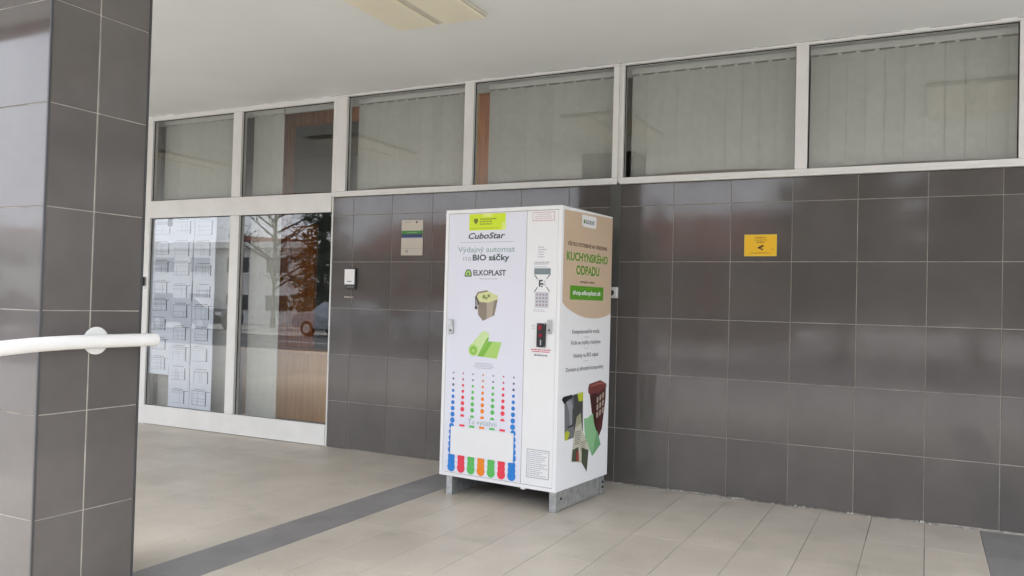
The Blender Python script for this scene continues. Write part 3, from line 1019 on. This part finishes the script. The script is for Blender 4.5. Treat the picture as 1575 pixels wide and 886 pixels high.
gl_ = polys('green_leaflet', [[(.355, .545), (.395, .540), (.490, .565), (.548, .45), (.608, .345), (.485, .282), (.378, .406)]], P_MINT, SIDE, 2)
polys('leaflet_fold', [[(.548, .45), (.608, .345), (.485, .282), (.52, .38)]], pmat('mint_dark', (112, 166, 116)), SIDE, 3, gl_)
pl_ = polys('paper_leaflet', [[(.255, .565), (.306, .585), (.330, .475), (.440, .345), (.415, .290), (.335, .262), (.190, .288), (.219, .440)]], P_PAPER, SIDE, 3)
polys('leaflet_photo', [[(.205, .36), (.285, .37), (.30, .275), (.200, .288)], [(.330, .36), (.430, .33), (.410, .192), (.335, .262)]], pmat('photo_dark', (74, 80, 62)), SIDE, 4, pl_)
small_print('leaflet_print', .236, .33, .385, .475, 7, P_SLATE, SIDE, 4, 61, fill=.5, parent=pl_)
small_print('leaflet_print', .315, .40, .335, .40, 5, P_BIN2, SIDE, 4, 62, fill=.5, parent=pl_)
polys('leaflet_spine', [[(.255, .565), (.306, .585), (.318, .52), (.246, .50)]], pmat('leaflet_olive', (160, 160, 128)), SIDE, 4, pl_)
polys('leaflet_red', [[(.262, .345), (.285, .345), (.295, .280), (.262, .285)]], pmat('tomato', (170, 60, 60)), SIDE, 5, pl_)
# feet
for sx in (-1, 1):
    x0 = hw - .050 if sx > 0 else -hw + .052
    bm = bmesh.new()
    add_box(bm, x0, x0 + .047, -hdp + .012, -hdp + .064, 0.004, Z0 - .001, bevel=.002)
    add_box(bm, x0 - .004, x0 + .051 - (.004 if sx > 0 else 0), -hdp + .008, -hdp + .066, 0.0, .0038)
    lg1 = link('leg', to_mesh(bm), M_GALV, vm)
    bm = bmesh.new()
    add_box(bm, x0, x0 + .047, hdp - .09, hdp - .038, 0.004, Z0 - .001, bevel=.002)
    add_box(bm, x0 - .004, x0 + .051 - (.004 if sx > 0 else 0), hdp - .094, hdp - .034, 0.0, .0038)
    link('leg', to_mesh(bm), M_GALV, vm)
    box('base_rail', (x0 + .012, x0 + .042, -hdp + .0655, hdp - .0955, .006, Z0 - .002), M_GALV, vm, bevel=.002)
    if sx > 0:
        for (xa, xb, yy, zz) in ((.0415, .047, -hdp + .085, .075), (.0465, .054, hdp - .064, .05), (.0465, .054, hdp - .064, .085)):
            bm = bmesh.new()
            add_tube(bm, [(x0 + xa, yy, zz), (x0 + xb, yy, zz)], .008, 8)
            link('bolt', to_mesh(bm), P_BLACK, vm)
box('underside_shade_plate', (-hw + .11, hw - .06, -hdp + .10, hdp - .03, .098, Z0 - .003), mat('dark_shade_plate', (.05, .05, .05), rough=.6), vm)  # added dark plate, deepens the shadow beneath the cabinet
box('door_stop', (.44 - hw + .195, .44 - hw + .225, -hdp + .004, -hdp + .03, Z0 - .012, Z0 - .0005), M_WHITE, vm, bevel=.003)
box('top_latch', (.36 - .01, .36 + .01, -hdp + .03, -hdp + .05, Z1 - .001, Z1 + .005), M_WHITE, vm)

# ---------------------------------------------------------------- socket and cable behind the machine
soc = empty('wall_socket', (-.005, -.0075, 1.375))
tag(soc, 'small white wall socket with black plug beside the machine', 'socket')
box('socket_box', (-.075, .012, -.035, 0.0, -.04, .04), M_FRAME, soc, bevel=.004)
plug = tube('plug', [(-.030, -.036, 0), (-.030, -.055, 0), (-.034, -.075, -.008)], [.022, .019, .010], P_BLACK, soc, 14)
tube('cable', [(-.034, -.075, -.008), (-.045, -.10, -.03), (-.05, -.10, -.09), (-.035, -.07, -.17), (-.03, -.05, -.26), (-.05, -.05, -.31), (-.09, -.09, -.30), (-.16, -.16, -.30)], .0055, P_BLACK, plug, 8)

# ---------------------------------------------------------------- signs on the wall


class WallFace(Face):
    pass


def sign_root(name, x, z, label, cat):
    o = empty(name, (x, -.0015, z))
    return tag(o, label, cat)


WF = Face((0, 0, 0), (1, 0, 0), (0, 0, 1), (0, -1, 0))
# yellow camera notice
ys = sign_root('camera_notice', .893, 1.637, 'yellow camera surveillance notice stuck on the dark tiles', 'sign')
P_SIGN = pmat('sign_yellow', (236, 186, 8), .35)
P_SIGN2 = pmat('sign_rim', (228, 196, 70), .35)
box('plate', (0, .212, -.0022, 0, 0, .146), P_SIGN2, ys, bevel=.0006)
YF = Face((0, -.0024, 0), (1, 0, 0), (0, 0, 1), (0, -1, 0))
polys('field', [rect(.006, .206, .006, .140)], P_SIGN, YF, .5, ys)
P_OCH = pmat('ochre_print', (160, 112, 4))
small_print('small_print', .048, .160, .118, .130, 1, P_OCH, YF, 1.5, 31, align='c', parent=ys, fill=.7)
small_print('small_print', .045, .172, .103, .114, 1, P_OCH, YF, 1.5, 32, align='c', parent=ys, fill=.5)
small_print('small_print', .075, .140, .088, .100, 1, P_OCH, YF, 1.5, 33, align='c', parent=ys, fill=.7)
small_print('small_print', .030, .185, .018, .026, 1, P_OCH, YF, 1.5, 34, align='c', parent=ys, fill=.6)
P_DKB = pmat('dark_brown', (60, 22, 4))
polys('camera_pictogram', [[(.088, .060), (.122, .076), (.128, .066), (.094, .048)], [(.100, .050), (.116, .058), (.108, .044)], [(.112, .050), (.126, .050), (.122, .040), (.114, .040)], [(.122, .073), (.130, .074), (.130, .066)]], P_DKB, YF, 1.5, ys)
small_print('small_print', .176, .196, .042, .050, 1, P_OCH, YF, 1.5, 35, parent=ys)
# grey information plaque
gp_ = sign_root('information_plaque', -4.742 * S, 4.132 * S, 'pale grey plaque with green and navy stripe on the dark tiles', 'sign')
P_PLQ = pmat('plaque_grey', (196, 188, 174))
box('plate', (0, .212, -.005, 0, 0, .292), P_PLQ, gp_, bevel=.0012)
QF = Face((0, -.0052, 0), (1, 0, 0), (0, 0, 1), (0, -1, 0))
polys('green_stripe', [rect(.002, .210, .176, .204)], pmat('stripe_green', (62, 128, 48)), QF, 1, gp_)
polys('navy_stripe', [rect(.002, .210, .148, .176)], pmat('stripe_navy', (40, 56, 92)), QF, 1, gp_)
polys('pale_stripe', [rect(.002, .210, .144, .148)], pmat('stripe_pale', (110, 130, 190)), QF, 1, gp_)
small_print('small_print', .030, .110, .268, .280, 1, P_GY, QF, 1, 41, parent=gp_)
polys('emblem', [disc(.148, .274, .010, 14)], P_DK, QF, 1, gp_)
small_print('small_print', .06, .17, .184, .194, 1, pmat('stripe_text', (150, 186, 140)), QF, 2, 42, parent=gp_)
polys('rule_line', [rect(.004, .208, .056, .058)], P_BIN2, QF, 1, gp_)
polys('shield_emblem', [[(.046, .044), (.046, .028), (.057, .018), (.068, .028), (.068, .044)]], P_GY, QF, 1, gp_)
small_print('small_print', .085, .175, .022, .042, 2, P_LG, QF, 1, 43, parent=gp_)
# entry terminal with paper notice
it = sign_root('entry_terminal', -6.15 * S, 3.40 * S, 'black wall terminal with white paper notice beside the glazed entrance', 'terminal')
box('terminal_body', (.014, .116, -.018, 0, 0.005, .184), mat('black_plastic', (.018, .018, .02), rough=.35), it, bevel=.004)
TF = Face((0, -.019, 0), (1, 0, 0), (0, 0, 1), (0, -1, 0))
nb = box('paper_notice', (0, .105, -.0205, -.0185, .046, .176), P_WHITE, it)
NF = Face((0, -.0208, 0), (1, 0, 0), (0, 0, 1), (0, -1, 0))
small_print('small_print', .025, .085, .064, .078, 1, P_DK, NF, 1, 44, parent=nb, align='c')
polys('terminal_key', [rect(.03 + .024 * i, .046 + .024 * i, .018, .034) for i in range(3)], P_SLATE, TF, 1, it)
cp_ = sign_root('caption_strip', -6.18 * S, 3.225 * S, 'tiny pale caption strip on the tiles under the terminal', 'label')
small_print('small_print', 0, .135, 0, .014, 1, P_PLQ, Face((0, -.0006, 0), (1, 0, 0), (0, 0, 1), (0, -1, 0)), 1, 45, parent=cp_, fill=.8)

# ---------------------------------------------------------------- the place in front of the porch (seen in the reflections)
M_PAVE = mat('pavement', (0.38, 0.365, 0.34), rough=0.85, var=.12, scale=.8, bump=.15, bscale=30)
bm = bmesh.new()
bmesh.ops.create_grid(bm, x_segments=2, y_segments=2, size=900)
for v in bm.verts: v.co.z = -0.2
gr = link('ground', to_mesh(bm), M_PAVE)
tag(gr, kind='structure')
M_ROAD = mat('asphalt', (0.075, 0.075, 0.078), rough=0.85, var=.2, scale=1.2, bump=.2, bscale=50)
rd = box('road', (-120, 60, -19.5, -12.5, -0.3, -0.196), M_ROAD)
tag(rd, kind='structure')
M_LINE = mat('road_paint', (0.7, 0.7, 0.68), rough=.7)
for x in range(-90, 50, 8): box('road_marking', (x, x + 3, -16.1, -15.95, -.2, -.192), M_LINE, rd)

M_HILL = mat('hill_scrub', (0.085, 0.088, 0.06), rough=1, var=.35, scale=.06, alt=(0.05, 0.055, 0.035))
vs, fs = [], []
NA, NR = 72, 9
def hz(r, a):
    b = max(0, (r - 90) / 330)
    return -1 + (26 if a > 3.75 else 26 + 34 * min(1, (3.75 - a) / .35)) * min(1, b) ** 1.2 * (.8 + .28 * math.sin(a * 3.1 + .7) + .12 * math.sin(a * 9 + 2))
for j in range(NR):
    r = 90 + 380 * j / (NR - 1)
    for i in range(NA + 1):
        a = math.pi * .92 + (math.pi * 1.1) * i / NA
        vs.append((r * math.cos(a), r * math.sin(a), hz(r, a)))
for j in range(NR - 1):
    for i in range(NA):
        a = j * (NA + 1) + i
        fs.append((a, a + 1, a + NA + 2, a + NA + 1))
me = bpy.data.meshes.new('hills')
me.from_pydata(vs, [], fs)
for p in me.polygons: p.use_smooth = True
hl = link('hills', me, M_HILL)
tag(hl, kind='structure')

M_HWALL = mat('house_render', (0.74, 0.73, 0.70), rough=.9, var=.08, scale=.7)
M_HRED = mat('house_brick', lin(112, 66, 56), rough=.85, var=.2, scale=.9)
M_ROOF = mat('roof_tiles', lin(124, 62, 46), rough=.85, var=.2, scale=2)
M_PANE = mat('dark_pane', (.03, .035, .04), rough=.08)


def house(x, y, z, w, d, h, label, wallm, roofm, rz=0, storeys=2, bays=4, flat=False, group=None):
    hroot = empty('house', (x, y, z), rz)
    tag(hroot, label, 'house', group)
    box('wall', (-w / 2, w / 2, -d / 2, d / 2, -3, h), wallm, hroot)
    if flat:
        box('roof', (-w / 2 - .4, w / 2 + .4, -d / 2 - .4, d / 2 + .4, h + .002, h + .35), roofm, hroot)
    else:
        rh = d * .32
        v_ = [(-w / 2 - .4, -d / 2 - .5, h), (w / 2 + .4, -d / 2 - .5, h), (w / 2 + .4, d / 2 + .5, h), (-w / 2 - .4, d / 2 + .5, h), (-w / 2 - .4, 0, h + rh), (w / 2 + .4, 0, h + rh)]
        me_ = bpy.data.meshes.new('roof')
        me_.from_pydata(v_, [], [(0, 1, 5, 4), (2, 3, 4, 5), (0, 4, 3), (1, 2, 5), (3, 2, 1, 0)])
        rf = link('roof', me_, roofm, hroot)
        box('chimney', (w * .2, w * .2 + .6, -.3, .3, h + rh * .4, h + rh + .7), wallm, rf)
    sh = h / storeys
    for s_ in range(storeys):
        for b_ in range(bays):
            xc = -w / 2 + w * (b_ + .5) / bays
            ww = w / bays * .3
            wd = box('window', (xc - ww, xc + ww, d / 2 + .002, d / 2 + .06, s_ * sh + sh * .32, s_ * sh + sh * .8), M_FRAME, hroot)
            box('glazing', (xc - ww + .08, xc + ww - .08, d / 2 + .0605, d / 2 + .07, s_ * sh + sh * .32 + .08, s_ * sh + sh * .8 - .08), M_PANE, wd)
    return hroot


house(-36.5, -34, -.2, 15, 9, 4.3, 'white flat-roofed building with ribbon windows, mirrored in the right door pane', M_HWALL, M_FRAME, flat=True, bays=5)
house(-15.5, -36, -.2, 23, 7, 4.1, 'long reddish brick building mirrored in the wall tiles', M_HRED, M_ROOF, bays=8)
rnd = random.Random(5)
spots = [(205, 200), (214, 150), (221, 230), (226, 170), (198, 260), (234, 210), (243, 180), (209, 300), (252, 240), (191, 180), (218, 330)]
desc = ['pale house with red roof low on the hillside', 'cream house nearest on the hillside', 'white house high on the hillside', 'small pale house mid slope', 'pale house at the far left of the hillside',
        'white house right of the slope centre', 'pale house with wide front on the lower slope', 'topmost left house on the hillside', 'pale house on the right-hand slope', 'lowest left house on the hillside', 'topmost house near the ridge']
for (deg, r), d_ in zip(spots, desc):
    a = R(deg)
    house(r * math.cos(a), r * math.sin(a), hz(r, a), rnd.uniform(10, 16), 9, rnd.uniform(5.5, 8), d_ + ', mirrored in the column tiles', M_HWALL, M_ROOF, rz=a + R(90) + rnd.uniform(-.3, .3), bays=3, group='houses on the hillside')

M_BARK = mat('bark', (.075, .06, .05), rough=.95, var=.3, scale=6)
M_LEAF = mat('evergreen_needles', (.030, .052, .028), rough=.8, var=.4, scale=1.5)
M_LEAFB = mat('dry_leaves', (.06, .044, .03), rough=.8, var=.4, scale=1.5)


def tree(x, y, h, crown_r, label, m, n, conifer=True, name='conifer_tree', leaf=.22):
    t = empty(name, (x, y, -.2))
    tag(t, label, 'tree', 'trees in front of the porch')
    rr = random.Random(int(x * 13 + y * 7))
    bm = bmesh.new()
    add_tube(bm, [(0, 0, 0), (.05, .02, h * .4), (0, 0, h * .97)], [h * .022, h * .016, h * .004], 8)
    tips = []
    for k in range(26 if not conifer else 14):
        z = h * (rr.uniform(.25, .9))
        a = rr.uniform(0, 6.28)
        l = crown_r * (rr.uniform(.6, 1.0) if not conifer else (1 - z / h) * 1.1 + .1)
        e = Vector((l * math.cos(a), l * math.sin(a), z + (l * .55 if not conifer else -l * .12)))
        add_tube(bm, [(0, 0, z), (e * .5 + Vector((0, 0, z * .5))), e], [h * .008, h * .005, h * .0015], 5)
        tips.append(e)
        if not conifer:
            for _ in range(7):
                s0 = Vector((0, 0, z)).lerp(e, rr.uniform(.35, 1))
                q = s0 + Vector((rr.gauss(0, .4), rr.gauss(0, .4), rr.uniform(.2, .9)))
                add_tube(bm, [s0, q], [.02, .006], 4)
                tips.append(q)
    link('trunk', to_mesh(bm), M_BARK, t)
    v_, f_ = [], []
    for _ in range(n):
        if conifer:
            z = h * (.10 + .9 * rr.random() ** 1.25)
            rad = crown_r * (1 - z / h + .03) * math.sqrt(rr.random()) * (.8 + .3 * math.sin(z * 6))
            a = rr.uniform(0, 6.28)
            c = Vector((rad * math.cos(a), rad * math.sin(a), z))
        else:
            c = rr.choice(tips) + Vector((rr.gauss(0, .22), rr.gauss(0, .22), rr.gauss(0, .22)))
        d1 = Vector((rr.gauss(0, 1), rr.gauss(0, 1), rr.gauss(0, .6))).normalized() * leaf * rr.uniform(.5, 1.2)
        d2 = Vector((rr.gauss(0, 1), rr.gauss(0, 1), rr.gauss(0, 1))).normalized() * leaf * .45
        b = len(v_)
        v_ += [c - d1, c + d2, c + d1]
        f_.append((b, b + 1, b + 2))
    me_ = bpy.data.meshes.new('crown')
    me_.from_pydata(v_, [], f_)
    link('crown', me_, m, t)
    return t


tree(-24.0, -25.5, 9.5, 2.4, 'dark evergreen mirrored at the right edge of the door glass', M_LEAF, 6000)
tree(-26.6, -25, 7.5, 3.0, 'bare autumn tree with a few brown leaves mirrored in the right door pane', M_LEAFB, 900, False, 'bare_tree', .10)
tree(-0.5, -24, 11.5, 4.0, 'added unseen evergreen that darkens the wall tiles right of the yellow sign', M_LEAF, 9000, leaf=.4)  # added out of view to give the right-hand tiles a dark reflection
tree(3.4, -23, 11.5, 4.2, 'added unseen evergreen that darkens the rightmost wall tiles', M_LEAF, 9000, leaf=.4)  # added too, crown made full to keep sky glare off the tiles
tree(7.6, -25, 12.0, 4.2, 'added unseen evergreen, closes off the sky right of the mirrored view', M_LEAF, 9000, leaf=.4)  # last of the added trees screening the sky from the tiles


def car(x, y, rz, paint, label):
    c = empty('parked_car', (x, y, -.196), rz)
    tag(c, label, 'car', 'cars parked across the road')
    prof = [(-2.05, .35), (-2.1, .62), (-2.0, .85), (-1.2, .95), (-.65, 1.38), (.75, 1.42), (1.45, 1.0), (2.0, .95), (2.1, .6), (2.05, .32)]
    n_ = len(prof)
    v_, f_ = [], []
    for yy, sc in ((-.84, .0), (-.72, .04), (.72, .04), (.84, .0)):
        for px, pz in prof:
            v_.append((px, yy * (1 if pz < .96 else .82), pz if sc else min(pz, pz - .02)))
    for k in range(3):
        for i in range(n_):
            a, b = k * n_ + i, k * n_ + (i + 1) % n_
            f_.append((a, b, b + n_, a + n_))
    f_.append(list(range(n_))[::-1])
    f_.append(list(range(3 * n_, 4 * n_)))
    me_ = bpy.data.meshes.new('body')
    me_.from_pydata(v_, [], f_)
    body = link('body', me_, paint, c)
    for sy in (-1, 1):
        sw = [(-1.02, .98), (-.62, 1.3), (.68, 1.33), (1.2, 1.02)]
        v2 = [(px, sy * (.70 if pz > 1.1 else .72), pz) for px, pz in sw]
        m2 = bpy.data.meshes.new('side_window')
        m2.from_pydata(v2, [], [(0, 1, 2, 3)])
        link('side_window', m2, M_PANE, body)
        for wx in (-1.3, 1.3):
            wh = tube('wheel', [(wx, sy * .66, .31), (wx, sy * .86, .31)], .31, P_BLACK, c, 20, smooth=False)
            tube('rim', [(wx, sy * .861, .31), (wx, sy * .872, .31)], .19, M_STEEL, wh, 14, smooth=False)
        for ex, mm in ((-2.06, P_RED), (2.03, P_WHITE)):
            box('headlight' if ex > 0 else 'tail_light', (ex - .06, ex + .06, sy * .58 - .16, sy * .58 + .16, .68, .82), mm, body, bevel=.02)
    return c


M_CW = mat('car_white', (.7, .7, .7), rough=.2)
M_CS = mat('car_silver', (.35, .37, .4), rough=.25, metal=.5)
M_CR = mat('car_dark', (.04, .045, .06), rough=.2)
car(-18.6, -20.6, 0, M_CS, 'silver grey car parked across the road, mirrored low in the tiles by the plaque')
car(-27.2, -20.7, 0, M_CR, 'dark car parked across the road, mirrored in the door glass')
car(-14.0, -20.8, 0, M_CW, 'white car parked across the road, mirrored low in the wall tiles')
